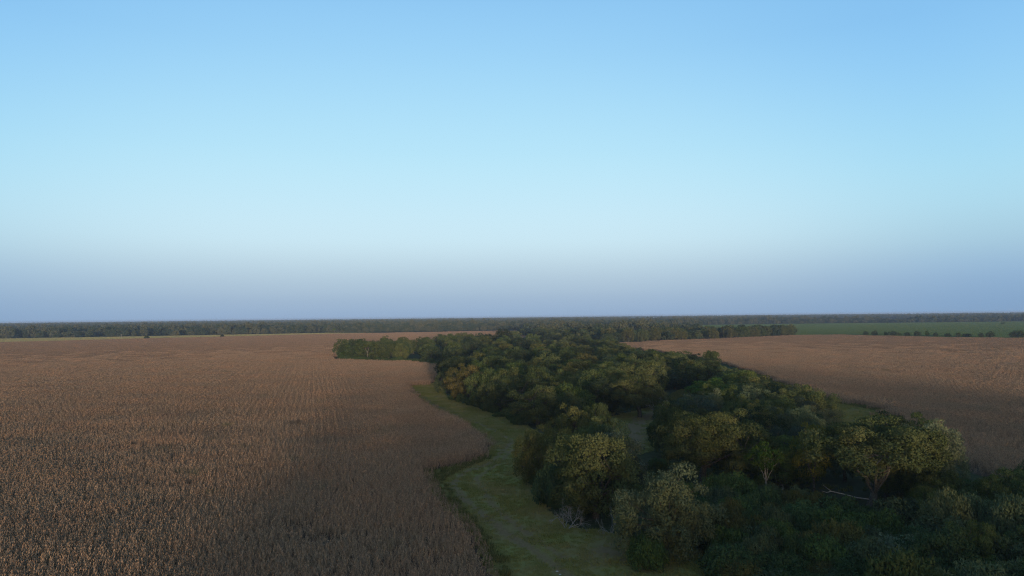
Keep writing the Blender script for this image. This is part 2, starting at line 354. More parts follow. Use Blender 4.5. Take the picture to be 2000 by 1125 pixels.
def plant_corn(pg, label, seed, skip=()):
    rg = np.random.default_rng(seed); c, s = math.cos(-ROW_DIR), math.sin(-ROW_DIR); Rm = np.array(((c, -s), (s, c)))
    lo, hi = np.clip(pg.min(0) - 20, -1800, 1800), np.clip(pg.max(0) + 20, 0, 2600)
    ext = 2600; g = np.arange(-ext, ext, 12.0); X, Y = np.meshgrid(g, g); C = np.c_[X.ravel(), Y.ravel()]
    toW = lambda Q: Q @ Rm.T
    def view(Wp, m=0): return (np.abs(np.arctan2(Wp[:, 0], Wp[:, 1])) < R(41)) & (Wp[:, 1] > 58)
    Wc = toW(C); ok = view(Wc) | (np.linalg.norm(Wc, axis=1) < 120)
    C = C[ok & (Wc[:, 0] > lo[0]) & (Wc[:, 0] < hi[0]) & (Wc[:, 1] > lo[1] ) & (Wc[:, 1] < hi[1])]
    Pn, Ix, Rz, Sc = [], [], [], []
    def emit(Q, i0, n, flip, jit):
        Wq = toW(Q); k = inside(Wq + (fbm(Wq, 5.0)[:, None] - .5) * jit, pg) & view(Wq)
        for ln, wd in skip: k &= dist_line(Wq, ln) > wd
        if jit < 3:
            bd = dist_line(Wq, np.vstack([pg, pg[:1]])); k &= ~((bd < 1.6 + 1.2 * fbm(Wq, 3.0)) & (rg.random(len(Wq)) < .55)); edge = np.clip(.62 + .13 * bd, 0, 1)[k]
        else: edge = 1.0
        Wq = Wq[k]; m = len(Wq); Pn.append(Wq); Ix.append(rg.integers(i0, i0 + n, m))
        Rz.append((-ROW_DIR + math.pi / 2 * rg.integers(0, 4, m)) if flip else rg.uniform(0, 6.28, m)); Sc.append((1.0 if flip else rg.uniform(.92, 1.1, m)) * (.84 + .32 * fbm(Wq, 14.0)) * edge)
    def sub(Q, size, k):
        o = (np.arange(k) + .5) * size / k - size / 2; a, b = np.meshgrid(o, o); off = np.c_[a.ravel(), b.ravel()]
        return (Q[:, None] + off[None]).reshape(-1, 2)
    D = np.linalg.norm(toW(C), axis=1); D = D * rg.uniform(.8, 1.2, len(D))
    emit(C[D > 640], 18, 4, True, 6)
    emit(sub(C[(D > 330) & (D <= 640)], 12, 3), 14, 4, True, 3)
    emit(sub(C[(D > 190) & (D <= 330)], 12, 6), 10, 4, True, 2.5)
    N = C[D <= 190]
    ox = np.arange(-5.6, 6, .8); oy = np.arange(-6, 6, .2); a, b = np.meshgrid(ox, oy); off = np.c_[a.ravel(), b.ravel()]
    Q = (N[:, None] + off[None]).reshape(-1, 2); Q = Q + rg.normal(0, 1, Q.shape) * np.array((.3, .12)); Q = Q[rg.random(len(Q)) < .92]
    Wq = toW(Q); Q = Q[rg.random(len(Q)) > .75 * np.clip((fbm(Wq, 9.0) - .68) * 8, 0, 1)]
    emit(Q, 0, 10, False, 1.6)
    P = np.concatenate(Pn); print('corn', [len(x) for x in Pn])
    return scatter('dry_corn_crop', np.c_[P, np.full(len(P), .03)], np.concatenate(Ix), np.concatenate(Rz), np.concatenate(Sc), corn_src, label, 'corn')
gap = np.array([G(*p) for p in ((-400, 752), (0, 733), (210, 723), (450, 711), (640, 703.5))])
plant_corn(CORN_L, 'wide field of dry brown corn left of the grove', 1, [(gap, 1.8)])
plant_corn(CORN_R, 'field of dry brown corn beyond the grove on the right', 2)

# ------------------------------------------------------------------ tree library
def tubes(paths, sides=6):
    Vs, Fs, o = [], [], 0
    for P, r in paths:
        P = np.asarray(P, float); n = len(P); T = np.gradient(P, axis=0); T = unit(T)
        ref = np.array((0.3, 0.9, 0.1)); S = unit(np.cross(T, ref)); B = np.cross(T, S)
        a = np.arange(sides) * 2 * math.pi / sides
        ring = P[:, None] + np.asarray(r)[:, None, None] * (np.cos(a)[None, :, None] * S[:, None] + np.sin(a)[None, :, None] * B[:, None])
        Vs.append(ring.reshape(-1, 3)); i = np.arange(n - 1)[:, None] * sides; j = np.arange(sides)[None]; k = (j + 1) % sides
        Fs.append(np.stack([i + j, i + k, i + sides + k, i + sides + j], -1).reshape(-1, 4) + o); o += n * sides
    return np.concatenate(Vs), np.concatenate(Fs)
def bez(a, b, c, n, rg, jit=0.0):
    t = np.linspace(0, 1, n)[:, None]; p = (1 - t) ** 2 * a + 2 * t * (1 - t) * b + t * t * c
    p[1:-1] += rg.normal(0, jit, (n - 2, 3)); return p

def make_tree(name, seed, mat, R0=7.0, Ht=12.0, zlow=0.16, nl=64, lobe=(0.17, 0.27), leaf=0.55, wid=0.2, dens=1.0, fork=0.2, lean=(0, 0), bk='bark', up=0.25, trunk_r=0.45, flat=1.0, ulow=1.85):
    """a crown of uneven leaf lobes on forking limbs; returns trunk and crown meshes"""
    rg = np.random.default_rng(seed)
    z0 = Ht * zlow; cz = z0 + (Ht - z0) * 0.42; rzu = Ht - cz; rzd = cz - z0
    lobes = []
    ph = rg.uniform(0, 6.28, 4); am = rg.uniform(.06, .16, 4)
    for k in range(nl):
        u = 1 - ulow * (k + .5) / nl; az = k * 2.39996 + rg.normal(0, .25)
        ce = math.sqrt(max(0, 1 - u * u)); f = rg.uniform(.62, .9)
        if rg.random() < .18: f *= .7
        rr = R0 * f * (1 + sum(am[i] * math.sin((i + 1) * az + ph[i]) for i in range(4)))
        r = R0 * rg.uniform(*lobe)
        zz = cz + (u * rzu * f if u > 0 else u * rzd * min(1, f + .2)) * (1.0 + .1 * rg.normal())
        lobes.append((ce * rr * math.cos(az) + lean[0] * zz, ce * rr * math.sin(az) + lean[1] * zz, zz, r))
    for k in range(nl // 4):
        d = rand_dirs(rg, 1)[0] * rg.uniform(.25, .55); zz = cz + d[2] * (rzu if d[2] > 0 else rzd)
        lobes.append((d[0] * R0 + lean[0] * zz, d[1] * R0 + lean[1] * zz, zz, R0 * rg.uniform(*lobe) * 1.1))
    Lb = np.array(lobes)
    Lb[:, 2] *= (Ht / (Lb[:, 2] + Lb[:, 3] * .9).max())
    cc = np.array((lean[0] * cz, lean[1] * cz, cz - 1.0))
    C, A, la, lo, SD = [], [], [], [], []
    for x, y, z, r in Lb:
        n = int(dens * 92 * r * r * (0.55 / leaf) ** 1.3); c = np.array((x, y, z)); d = rand_dirs(rg, n)
        o = c - cc; o /= np.linalg.norm(o); keep = (.8 * d @ o + .6 * d[:, 2]) > rg.uniform(-.75, .25, n); d = d[keep]; n = len(d)
        sh = 1 + .22 * np.sin(d[:, 0] * 5 + x) * np.sin(d[:, 1] * 5 + y) + .15 * np.sin(d[:, 2] * 7 + z)
        rad = r * sh * (1 - .42 * rg.random(n) ** 3)
        p = c + d * rad[:, None] * np.array((1, 1, .8 * flat))
        fl = rg.random(n) < .78                        # leaves lying along the clump's surface, the rest standing out as sprays
        tg = unit(np.cross(d, rand_dirs(rg, n))) + d * .35 + np.array((0, 0, up * .6))
        ax = unit(np.where(fl[:, None], tg, d * .75 + o * .3 + rg.normal(0, .45, (n, 3)) + np.array((0, 0, up))))
        sd = unit(np.where(fl[:, None], np.cross(ax, d + rg.normal(0, .22, (n, 3))), np.cross(ax, rand_dirs(rg, n))))
        C.append(p); A.append(ax); SD.append(sd)
        la.append(rg.random(n)); lo.append(np.full(n, rg.random()))
    C = np.concatenate(C); A = np.concatenate(A); n = len(C); la = np.concatenate(la); lo = np.concatenate(lo)
    V, Fc = cards(C - A * leaf * .4, A, leaf * rg.uniform(.6, 1.35, n), wid * rg.uniform(.7, 1.3, n) * 1.35, rg, np.concatenate(SD))
    crown = mesh_np('crown', V, Fc, M[mat], {'leaf': la, 'lobe': lo})
    fz = Ht * fork; fk = np.array((lean[0] * fz, lean[1] * fz, fz)); paths = []
    paths.append((bez(np.zeros(3) - (0, 0, .3), np.array((0, 0, fz * .5)), fk, 5, rg, .05), np.linspace(trunk_r * 1.35, trunk_r, 5)))
    order = rg.permutation(len(Lb)); mains = order[:7]; ends = []
    for m in mains:
        e = Lb[m, :3] * np.array((.62, .62, .8)) + cc * .08; mid = (fk + e) / 2 + np.array((0, 0, .1 * Ht * rg.uniform(-.3, 1)))
        p = bez(fk - (0, 0, .15), mid, e, 7, rg, .12 * R0 / 7); r = np.linspace(trunk_r * .5, trunk_r * .2, 7); paths.append((p, r)); ends.append(p)
    for i in order:
        e = Lb[i, :3]; q = np.concatenate([p[3:] for p in ends]); b = q[np.argmin(np.linalg.norm(q - e, axis=1))]
        paths.append((bez(b, (b + e) / 2 + rg.normal(0, .25, 3), e, 5, rg, .08), np.linspace(trunk_r * .16, trunk_r * .05, 5)))
    V, Fc = tubes(paths, 6)
    return mesh_np('trunk', V, Fc, M[bk], smooth=True), crown, R0 * 2 , Ht

LIB = {}
LIB['oak'] = [make_tree('oak', 100 + i, 'oak', nl=[50, 58, 44, 54, 64, 48, 56, 52][i], zlow=[.04, .08, .02, .1, .05, .1, .02, .06][i], lobe=[(.17, .27), (.15, .25), (.18, .3), (.16, .26), (.14, .24), (.17, .3), (.16, .25), (.16, .28)][i]) for i in range(8)]
NEAR = dict(leaf=.34, wid=.14, dens=1.5)
LIB['near'] = [make_tree('near', 110 + i, 'oak', nl=[58, 66, 52, 60, 70][i], zlow=[.04, .08, .03, .1, .05][i], lobe=[(.15, .25), (.13, .22), (.16, .28), (.13, .24), (.12, .21)][i], **NEAR) for i in range(5)]
LIB['open'] = [make_tree('open', 120 + i, 'oak', nl=[62, 60, 58][i], zlow=[.46, .26, .18][i], ulow=[1.5, 1.7, 1.75][i], lobe=(.13, .22), fork=.24, trunk_r=.38, lean=[(.24, 0), (-.1, .1), (.1, -.1)][i], flat=.85, leaf=.26, wid=.11, dens=1.75) for i in range(3)]
LIB['elm'] = [make_tree('elm', 140 + i, 'bright', R0=4.5, Ht=10, nl=50, zlow=.08, lobe=(.18, .3), leaf=.34, wid=.17, dens=1.6, trunk_r=.22) for i in range(3)]
LIB['yellow'] = [make_tree('yellow', 150 + i, 'oak', R0=4.5, Ht=12, nl=44, zlow=.2, lobe=(.16, .26), leaf=.5, wid=.12, trunk_r=.22, up=.9, dens=1.3) for i in range(2)]
LIB['shrub'] = [make_tree('shrub', 160 + i, 'shrub', R0=3.2, Ht=3.6, nl=34, zlow=.02, lobe=(.22, .36), leaf=.3, wid=.12, trunk_r=.1, fork=.08, dens=1.9) for i in range(5)]
LIB['greyshrub'] = [make_tree('greyshrub', 170 + i, 'grey', R0=4, Ht=5, nl=44, zlow=.04, lobe=(.2, .32), leaf=.36, wid=.1, trunk_r=.14, fork=.08, dens=1.9, up=.4, bk='dead') for i in range(2)]
LIB['greyoak'] = [make_tree('greyoak', 180 + i, 'grey', R0=6.5, Ht=11, nl=58, zlow=.04, lobe=(.16, .26), leaf=.36, wid=.12, dens=1.6, trunk_r=.35) for i in range(2)]
LIB['elm2'] = [make_tree('elm2', 145 + i, 'shrub', R0=4.5, Ht=8, nl=50, zlow=.04, lobe=(.18, .3), leaf=.32, wid=.13, dens=1.7, trunk_r=.2) for i in range(2)]
LIB['slim'] = [make_tree('slim', 190, 'bright', R0=2.6, Ht=12, nl=30, zlow=.6, lobe=(.2, .34), leaf=.34, wid=.14, trunk_r=.15, fork=.36, bk='pale_bark', dens=1.4)]
LIB['far'] = [make_tree('far', 200 + i, 'far', R0=6, Ht=12, nl=26, zlow=.06, lobe=(.25, .4), leaf=1.5, wid=.8, dens=1.1) for i in range(5)]

def dead_branch(seed, length=3.0, depth=5, spread=.6):
    rg = np.random.default_rng(seed); paths = []
    def grow(p, d, L, r, k):
        n = 5; q = [p]; dd = d.copy()
        for i in range(n - 1):
            dd = dd + rg.normal(0, .16, 3); dd /= np.linalg.norm(dd); q.append(q[-1] + dd * L / (n - 1))
        q = np.array(q); paths.append((q, np.linspace(r, r * .55, n)))
        if k == 0: return
        for _ in range(rg.integers(3, 6)):
            i = rg.integers(2, n); nd = dd + rg.normal(0, spread, 3); nd /= np.linalg.norm(nd)
            grow(q[i], nd, L * rg.uniform(.45, .75), r * .5, k - 1)
    for a in range(4):
        d = np.array((math.cos(a * 1.57 + rg.random()), math.sin(a * 1.57 + rg.random()), rg.uniform(.5, 1.2))); d /= np.linalg.norm(d)
        grow(np.array((0, 0, -.1)), d, length * rg.uniform(.4, .6), .045, depth - 1)
    V, Fc = tubes(paths, 4); return mesh_np('dead_branches', V, Fc, M['dead'], smooth=True)
DEAD = [dead_branch(300 + i) for i in range(4)]

rt = random.Random(5)
PLACED = []
def place(kind, name, xy, width, height, label, cat='tree', group=None, tint=(1, 1, 1), var=None, rz=None):
    lib = LIB[kind]; tr, cr_, w0, h0 = lib[rt.randrange(len(lib)) if var is None else var]
    e = bpy.data.objects.new(name, None); col.objects.link(e); e.location = (xy[0], xy[1], 0)
    e.rotation_euler.z = rt.uniform(0, 6.28) if rz is None else rz
    e.scale = (width / w0, width / w0, height / h0); e.empty_display_size = .5
    tag(e, label, cat, group)
    a = obj('trunk', tr, e); b = obj('crown', cr_, e); b.color = (*tint, 1); a.color = (1, 1, 1, 1)
    PLACED.append((xy[0], xy[1], width)); return e
def spec(kind, name, cx, top, base, wpx, label, **kw):
    """a tree by where its foot, top and width show; the foot fixes its distance, the rest its real size"""
    p = G(cx, base); d = ray(cx, top); depth = math.hypot(p[0], p[1]); tt = depth / math.hypot(d[0], d[1])
    h = CAM_H + tt * d[2]; return place(kind, name, p, wpx / F * float(np.dot((p[0], p[1], -CAM_H), FWD)), h, label, **kw)

OLIVE, WARM, DARK, BLUE, DEEP, GREEN_T = (1.08, 1.08, .92), (1.22, 1.1, .85), (.7, .78, .8), (.6, .75, .85), (.5, .58, .6), (.9, 1.15, .8)
# trees one can pick out, near to far
spec('open', 'oak_tree', 1698, 815, 1010, 275, 'broad spreading oak with leaning forked trunk beside the right corn field', tint=(1.0, 1.0, .85), var=0, rz=.3)
spec('slim', 'slender_tree', 1497, 862, 985, 62, 'slender tree with pale bare trunk and small bright green top', var=0, rz=2, tint=(.48, .54, .45))
spec('yellow', 'oak_tree', 1590, 822, 965, 85, 'yellow-tipped upright tree behind the broad spreading oak', tint=(1.7, 1.35, .6))
spec('greyoak', 'oak_tree', 1300, 903, 1085, 205, 'grey-green oak in front, its skirts touching the mown grass', tint=(1.0, 1.05, .85), var=0)
spec('near', 'oak_tree', 1165, 842, 1012, 190, 'round dense oak above the grey dead branches by the mown bend', tint=OLIVE, var=0)
spec('near', 'oak_tree', 1048, 828, 945, 95, 'small warm-tinged oak leaning over the narrow of the mown strip', tint=WARM, var=2)
spec('near', 'oak_tree', 1122, 788, 905, 105, 'golden-topped oak behind the round dense oak', tint=WARM, var=4)
spec('near', 'oak_tree', 1172, 784, 885, 62, 'narrow dull green oak left of the dirt clearing', tint=(.85, .95, .8), var=0)
spec('open', 'oak_tree', 1372, 795, 945, 215, 'wide oak with long bare limbs in front of the dirt clearing', tint=(1.05, 1.0, .8), var=1)
spec('near', 'oak_tree', 1440, 795, 925, 120, 'olive oak right of the wide bare-limbed oak', tint=OLIVE, var=3)
spec('open', 'oak_tree', 1250, 722, 815, 125, 'oak on many pale stems at the left of the dirt clearing', tint=(1.15, 1.08, .9), var=2)
spec('elm', 'leafy_tree', 1388, 737, 798, 95, 'bright green leafy tree beside the small meadow', tint=(1.0, 1.05, .9), var=0)
spec('elm', 'leafy_tree', 1432, 752, 808, 60, 'smaller yellow-green tree right of the bright leafy tree', tint=(1.15, 1.0, .9), var=1)
spec('near', 'oak_tree', 915, 707, 782, 95, 'rusty golden oak at the left tip of the grove', tint=(1.4, 1.05, .8), var=1)
spec('oak', 'oak_tree', 873, 717, 768, 42, 'small dark oak left of the rusty golden oak', tint=DARK, var=0)
spec('near', 'oak_tree', 975, 732, 802, 85, 'oak along the mown strip, right of the rusty golden oak', tint=OLIVE, var=3)
spec('near', 'oak_tree', 1050, 748, 830, 115, 'large lumpy olive oak overhanging the mown strip', tint=OLIVE, var=1)
spec('near', 'oak_tree', 1118, 765, 838, 75, 'dark green oak right of the large lumpy olive oak', tint=DARK, var=2)
spec('oak', 'oak_tree', 1145, 688, 745, 72, 'round rust-tinted oak in the middle of the grove', tint=(1.35, 1.08, .85), var=2)
spec('oak', 'oak_tree', 1062, 682, 728, 56, 'very dark round tree in the middle of the grove', tint=(.32, .4, .5), var=4)
spec('oak', 'oak_tree', 985, 641, 679, 40, 'tall dark tree rising above the grove against the far field', tint=(.45, .5, .55), var=5)
spec('oak', 'oak_tree', 1388, 682, 735, 40, 'domed tree standing out at the edge of the right corn field', tint=(.85, .95, .75), var=6)
spec('elm', 'leafy_tree', 1578, 752, 815, 46, 'fresh green tree at the edge of the mown patch', tint=(.95, .95, .8), var=2)
spec('near', 'oak_tree', 1540, 748, 822, 70, 'olive oak left of the mown patch', tint=OLIVE, var=1)
spec('greyoak', 'oak_tree', 1500, 790, 880, 120, 'pale grey-green oak with bare twigs above the slender tree', tint=(.8, .85, .75), var=1)
spec('near', 'oak_tree', 1548, 830, 915, 95, 'dark blue-green oak behind the slender pale-trunked tree', tint=BLUE, var=2)
spec('near', 'oak_tree', 1650, 822, 940, 90, 'dark tree between the yellow-tipped tree and the broad oak', tint=DARK, var=0)
spec('near', 'oak_tree', 1800, 860, 985, 95, 'dark oak crowded against the right side of the broad oak', tint=(.75, .85, .75), var=2)
spec('greyshrub', 'grey_shrub', 1785, 1042, 1128, 165, 'large grey-green bush at the bottom with pale twigs', cat='shrub', tint=(1.3, 1.35, 1.2), var=0)
spec('elm', 'small_tree', 1912, 1084, 1160, 90, 'small olive tree at the bottom right of the grey bush', tint=(1.0, .95, 1), var=0)
spec('shrub', 'dark_shrub', 1760, 970, 1045, 110, 'tall dark green bush right of the leaning trunk', cat='shrub', var=0)
spec('shrub', 'dark_shrub', 1880, 958, 1035, 130, 'broad bush with pale bare twigs on top near the right corn field', cat='shrub', var=1, tint=(1, 1.1, .9))
spec('shrub', 'dark_shrub', 1860, 1010, 1085, 150, 'wide dark bush above the small olive tree', cat='shrub', var=2)
spec('shrub', 'dark_shrub', 1980, 985, 1060, 110, 'olive-flecked bush cut by the right side of the picture', cat='shrub', var=3, tint=(1.2, 1.15, .8))
spec('shrub', 'dark_shrub', 1985, 1055, 1150, 120, 'bush filling the bottom right corner', cat='shrub', var=4)
spec('shrub', 'dark_shrub', 1265, 1045, 1108, 85, 'dark low bush under the grey-green oak in front', cat='shrub', var=1, tint=(.85, 1.1, .7))
spec('shrub', 'dark_shrub', 1075, 905, 985, 70, 'dark blue-green bush at the foot of the round dense oak', cat='shrub', var=2, tint=(.7, .95, .95))

# fill of the woods: crowns one can still count, drawn apart by tone and by where they stand
GROVE = poly([(872, 748), (892, 778), (955, 800), (1025, 828), (1100, 832), (1185, 815), (1285, 795), (1312, 760), (1420, 762), (1455, 800), (1300, 845), (1290, 930), (1225, 1000), (1110, 1000), (1075, 960), (1110, 900), (1190, 905), (1260, 920), (1330, 960), (1540, 955), (1640, 960), (1740, 965), (1830, 930),
              (1790, 890), (1720, 955), (1600, 950), (1598, 828), (1550, 818), (1500, 808), (1460, 782), (1400, 750), (1350, 730), (1300, 716), (1230, 704), (1195, 690), (1150, 672), (1060, 664), (960, 668), (890, 672), (890, 700), (885, 722)])
CLEAR = poly([(1060, 850), (1190, 838), (1192, 815), (1290, 790), (1325, 762), (1425, 770), (1445, 802), (1300, 838), (1275, 885), (1200, 910), (1120, 875)])
ARM = poly([(662, 703), (700, 704.5), (760, 705), (820, 707), (900, 717), (960, 690), (940, 672), (880, 676), (840, 680), (760, 687), (700, 691), (668, 697)])
def fill(pg, sp, hts, wds, names, group, maxn, kinds=('oak',), seed=1, keep=.5, name='oak_tree', ex=(), within=None):
    cat_ = 'tree' if 'tree' in name else 'shrub'
    rg = np.random.default_rng(seed); x0, y0 = pg.min(0); x1, y1 = pg.max(0); got = 0; P = np.array(PLACED)
    box_ = pg if within is None else within; x0, y0 = np.maximum(pg.min(0), box_.min(0)); x1, y1 = np.minimum(pg.max(0), box_.max(0))
    for _ in range(4000):
        if got >= maxn: break
        q = np.array((rg.uniform(x0, x1), rg.uniform(y0, y1)))
        if not inside(q[None], pg)[0] or (within is not None and not inside(q[None], within)[0]) or any(inside(q[None], e)[0] for e in ex): continue
        wd = rg.uniform(*wds); P = np.array(PLACED)
        if (np.hypot(P[:, 0] - q[0], P[:, 1] - q[1]) < keep * (P[:, 2] + wd) * .5 * sp).any(): continue
        tn, lb = names[rg.integers(len(names))]
        h = rg.uniform(*hts)
        place(kinds[rg.integers(len(kinds))], name, q, wd, h, lb, cat=cat_, group=group, tint=tuple(np.array(tn) * rg.uniform(.85, 1.15))); got += 1
    print(group, got)
def cut(px0, px1, py0, py1): return poly([(px0, py0), (px1, py0), (px1, py1), (px0, py1)])
T4 = lambda where: [((1.3, 1.28, 1.05), 'pale olive oak ' + where), (DEEP, 'very dark green oak ' + where), (BLUE, 'blue-green oak ' + where), ((1.4, 1.22, .9), 'golden-olive oak ' + where), ((.9, 1.0, .8), 'mid-green oak ' + where), ((1.0, 1.15, .75), 'fresh green oak ' + where)]
for x, tp, wd, tn, lb in ((672, 685, 26, (.8, 1.05, .65), 'small fresh green tree at the very tip of the spur of woods'), (692, 673, 46, (.75, .9, .7), 'dark dome second from the tip of the spur of woods'), (722, 664, 58, (.9, .98, .75), 'broad tree with a pale stem near the tip of the spur of woods'), (758, 667, 46, (.85, .9, .75), 'rounded tree fourth from the tip of the spur of woods')):
    spec('oak', 'tree', x, tp, 703.5, wd, lb, group='trees of the spur of woods', tint=tn)
p = G(719, 705); V, Fc = tubes([(np.array([(0, 0, -.2), (.2, 0, 4), (-.1, 0, 8)]), [.2, .17, .13]), (np.array([(-.1, 0, 8), (-1.5, 0, 10), (-2.2, 0, 12)]), [.12, .08, .04]), (np.array([(-.1, 0, 7.6), (1, 0, 10), (1.3, 0, 11.5)]), [.16, .1, .05])], 6)
o = obj('dead_tree', mesh_np('dead_tree', V, Fc, M['pale_bark'], smooth=True)); o.location = (p[0], p[1] - 2.5, 0); o.scale = (.8, .8, .8); tag(o, 'pale forked dead stem at the front of the spur of woods', 'dead tree')
for k, (pg_, where) in enumerate(((poly([(650, 690), (790, 680), (790, 712), (650, 708)]), 'in the outer half of the spur of woods'), (poly([(790, 670), (970, 662), (970, 725), (790, 712)]), 'in the inner half of the spur of woods'))):
    fill(ARM, 1.0, (11, 15), (11, 17), [((.85, .95, .75), 'mid-green tree ' + where), ((.7, .8, .75), 'dark green tree ' + where), ((.95, 1.1, .7), 'fresh green tree ' + where), ((1.15, 1.1, .85), 'olive tree ' + where)], 'trees of the spur of woods', 24, ('oak', 'oak', 'oak'), 11 + k, .62, name='tree', within=pg_)
NEARG = poly([(1225, 1000), (1110, 1000), (1075, 960), (1110, 900), (1190, 905), (1260, 920), (1330, 960), (1540, 955), (1640, 960), (1740, 985), (1850, 960), (1790, 890), (1720, 955), (1600, 950), (1590, 835), (1540, 822), (1440, 812), (1300, 845)])
CLEAR2 = poly([(1185, 905), (1275, 880), (1330, 905), (1300, 965), (1240, 965)])
fill(NEARG, 1.0, (9, 12.5), (8, 13), T4('crowded around the foreground trees'), 'oaks crowded in the near grove', 42, ('near', 'near', 'near', 'greyoak'), 12, .48, ex=(CLEAR, CLEAR2))
for k, (sec, where, sd_) in enumerate(((cut(860, 1030, 735, 835), 'in the left tip of the grove', 131), (cut(1030, 1200, 745, 845), 'behind the mown strip in the left half of the grove', 132), (cut(1200, 1330, 730, 845), 'left of the small meadow', 133),
        (cut(1300, 1470, 715, 770), 'behind the small meadow', 134), (cut(1430, 1610, 760, 960), 'between the small meadow and the mown patch', 135), (cut(880, 1050, 690, 745), 'behind the rusty golden oak', 136), (cut(1050, 1200, 700, 750), 'around the rust-tinted oak in mid-grove', 137),
        (cut(1190, 1320, 690, 735), 'at the back of the grove below the right corn field', 138), (cut(870, 1010, 660, 695), 'at the back of the grove near the far left corn', 139), (cut(1000, 1200, 655, 705), 'at the far back of the grove', 140))):
    fill(GROVE, 1.0, (8, 12) if k in (3, 4, 7) else (8, 14), (11.5, 16.5), T4(where), 'oaks packed in the grove', 24, ('oak', 'oak', 'oak', 'near'), sd_, .62, ex=(CLEAR, CLEAR2), within=sec)
# hedge of woods along the far side of the right corn field
HEDGE = poly([(1045, 664), (1120, 668), (1195, 672), (1300, 666), (1400, 662.8), (1500, 658), (1560, 655.5), (1555, 653.5), (1500, 654.5), (1400, 657), (1300, 659), (1195, 663), (1100, 660), (1045, 659)])
for k, (x0, x1, where) in enumerate(((1040, 1200, 'in the left part of the band of woods, behind the grove'), (1200, 1320, 'in the band of woods where the right corn field narrows'), (1320, 1440, 'in the middle of the band of woods behind the right corn field'), (1440, 1570, 'near the right end of the band of woods by the green crop'))):
    fill(HEDGE, 1.0, (11, 16), (12, 19), [((.8, .95, .75), 'green tree ' + where), ((.6, .7, .72), 'dark tree ' + where), ((1.1, 1.1, .9), 'pale olive tree ' + where), ((1.2, 1.05, .8), 'brownish tree ' + where)], 'trees of the far band of woods', 30, ('oak', 'oak', 'far'), 14 + k, .58, name='tree', within=cut(x0, x1, 650, 676))
# single trees along the green crop
for i, (x, tp, bs, wd, lb) in enumerate([(1691, 648, 656, 12, 'small round tree, first right of the band of woods along the green crop'), (1709, 647, 656, 14, 'pale round tree along the green crop, second right of the woods'),
        (1730, 649, 656.5, 8, 'small dark tree just left of a wide dark one by the green crop'), (1745, 647.5, 657, 22, 'wide dark tree between two small ones by the green crop'), (1759, 652, 657, 6, 'tiny dark bush right of the wide dark tree by the green crop'),
        (1772, 650.5, 657, 14, 'low pale bush mid-way along the green crop'), (1792, 647.5, 657.5, 17, 'dense rounded dark tree mid-way along the green crop'), (1811, 647, 657.5, 9, 'upright narrow tree along the green crop'),
        (1827, 650.5, 658, 11, 'small pale bush right of the upright narrow tree'), (1851, 652, 658.5, 14, 'low dark bush alone by the green crop'), (1872, 651, 659, 12, 'pale bush left of a long low thicket by the green crop'), (1888, 653, 659, 20, 'long low thicket by the green crop'),
        (1917, 651, 660, 12, 'dark bush tight against a taller pointed tree'), (1934, 648.5, 660, 19, 'pointed dark tree right of its smaller dark neighbour'), (1988, 647, 661, 36, 'widest dark tree along the green crop, at the right side'), (1959, 630.5, 634, 9, 'lone small tree far out in the green crop')]):
    spec('oak' if wd > 9 else 'elm', 'field_tree', x, tp - 2, bs, wd * .85, lb, group='trees along the green crop', tint=(.6, .68, .6))
spec('shrub', 'bush', 286, 655.5, 662.6, 10, 'lone dark round bush on the pasture beside the far corn edge', cat='bush', tint=(.7, .75, .7))
for x, y, wd, lb in ((477, 658.2, 3, 'low dark bush, first of a small line on the pasture'), (483, 658.2, 2.4, 'low dark bush in the middle of a small line on the pasture'), (487, 658, 2.6, 'low dark bush, last of a small line on the pasture'), (504, 657.2, 3.4, 'slightly taller dark bush alone on the pasture'), (434, 659.2, 8, 'long flat bush on the pasture'), (392, 660.5, 4, 'small brown bush at the far corn edge')):
    spec('shrub', 'bush', x, y - wd * .7, y, wd, lb, cat='bush', group='bushes on the pasture', tint=(.5, .5, .45))
spec('slim', 'pale_tree', 653, 641, 652, 6, 'pale bare-trunked tree in front of the far woods', var=0)

# low shrubs of the understorey
spec('shrub', 'low_shrub', 1283, 895, 925, 48, 'low shrub in the gap between the round dense oak and the wide oak', cat='shrub', tint=(.8, 1.05, .75), var=3)
spec('shrub', 'low_shrub', 1262, 918, 952, 52, 'low shrub just behind the grey-green front oak', cat='shrub', tint=(.9, 1.05, .8), var=0)
LOW = poly([(1330, 985), (1480, 985), (1690, 1010), (1760, 1040), (1720, 1130), (1680, 1180), (1480, 1180), (1420, 1125), (1380, 1050)])
for k, (x0, x1, where) in enumerate(((1320, 1450, 'beside the grey-green front oak'), (1450, 1580, 'below the slender pale-trunked tree'), (1580, 1780, 'in front of the leaning forked trunk'))):
    fill(LOW, 1.0, (1.8, 5.0), (4, 7.5), [((.8, 1.0, .8), 'low dark green shrub ' + where), ((.95, 1.0, 1.0), 'low grey-green shrub ' + where), ((1.1, .9, .65), 'low brownish shrub ' + where), ((1.0, 1.2, .75), 'low fresh green shrub ' + where)], 'shrubs of the hollow', 24, ('shrub',), 21 + k * 7, .45, name='low_shrub', within=cut(x0, x1, 975, 1190))
BR = poly([(1740, 1010), (1850, 985), (1960, 960), (2120, 960), (2120, 1250), (1720, 1250), (1700, 1090)])
fill(BR, 1.0, (4.0, 8.5), (5.0, 9.0), [((.8, .95, .8), 'dark blue-green bush crowded in the corner below the right corn field'), ((.95, 1.05, .8), 'dark green bush crowded in the corner below the right corn field'), ((1.2, 1.2, .85), 'olive bush crowded in the corner below the right corn field')], 'bushes of the lower corner', 40, ('shrub', 'near', 'elm2', 'greyshrub', 'near'), 22, .45, name='bush')
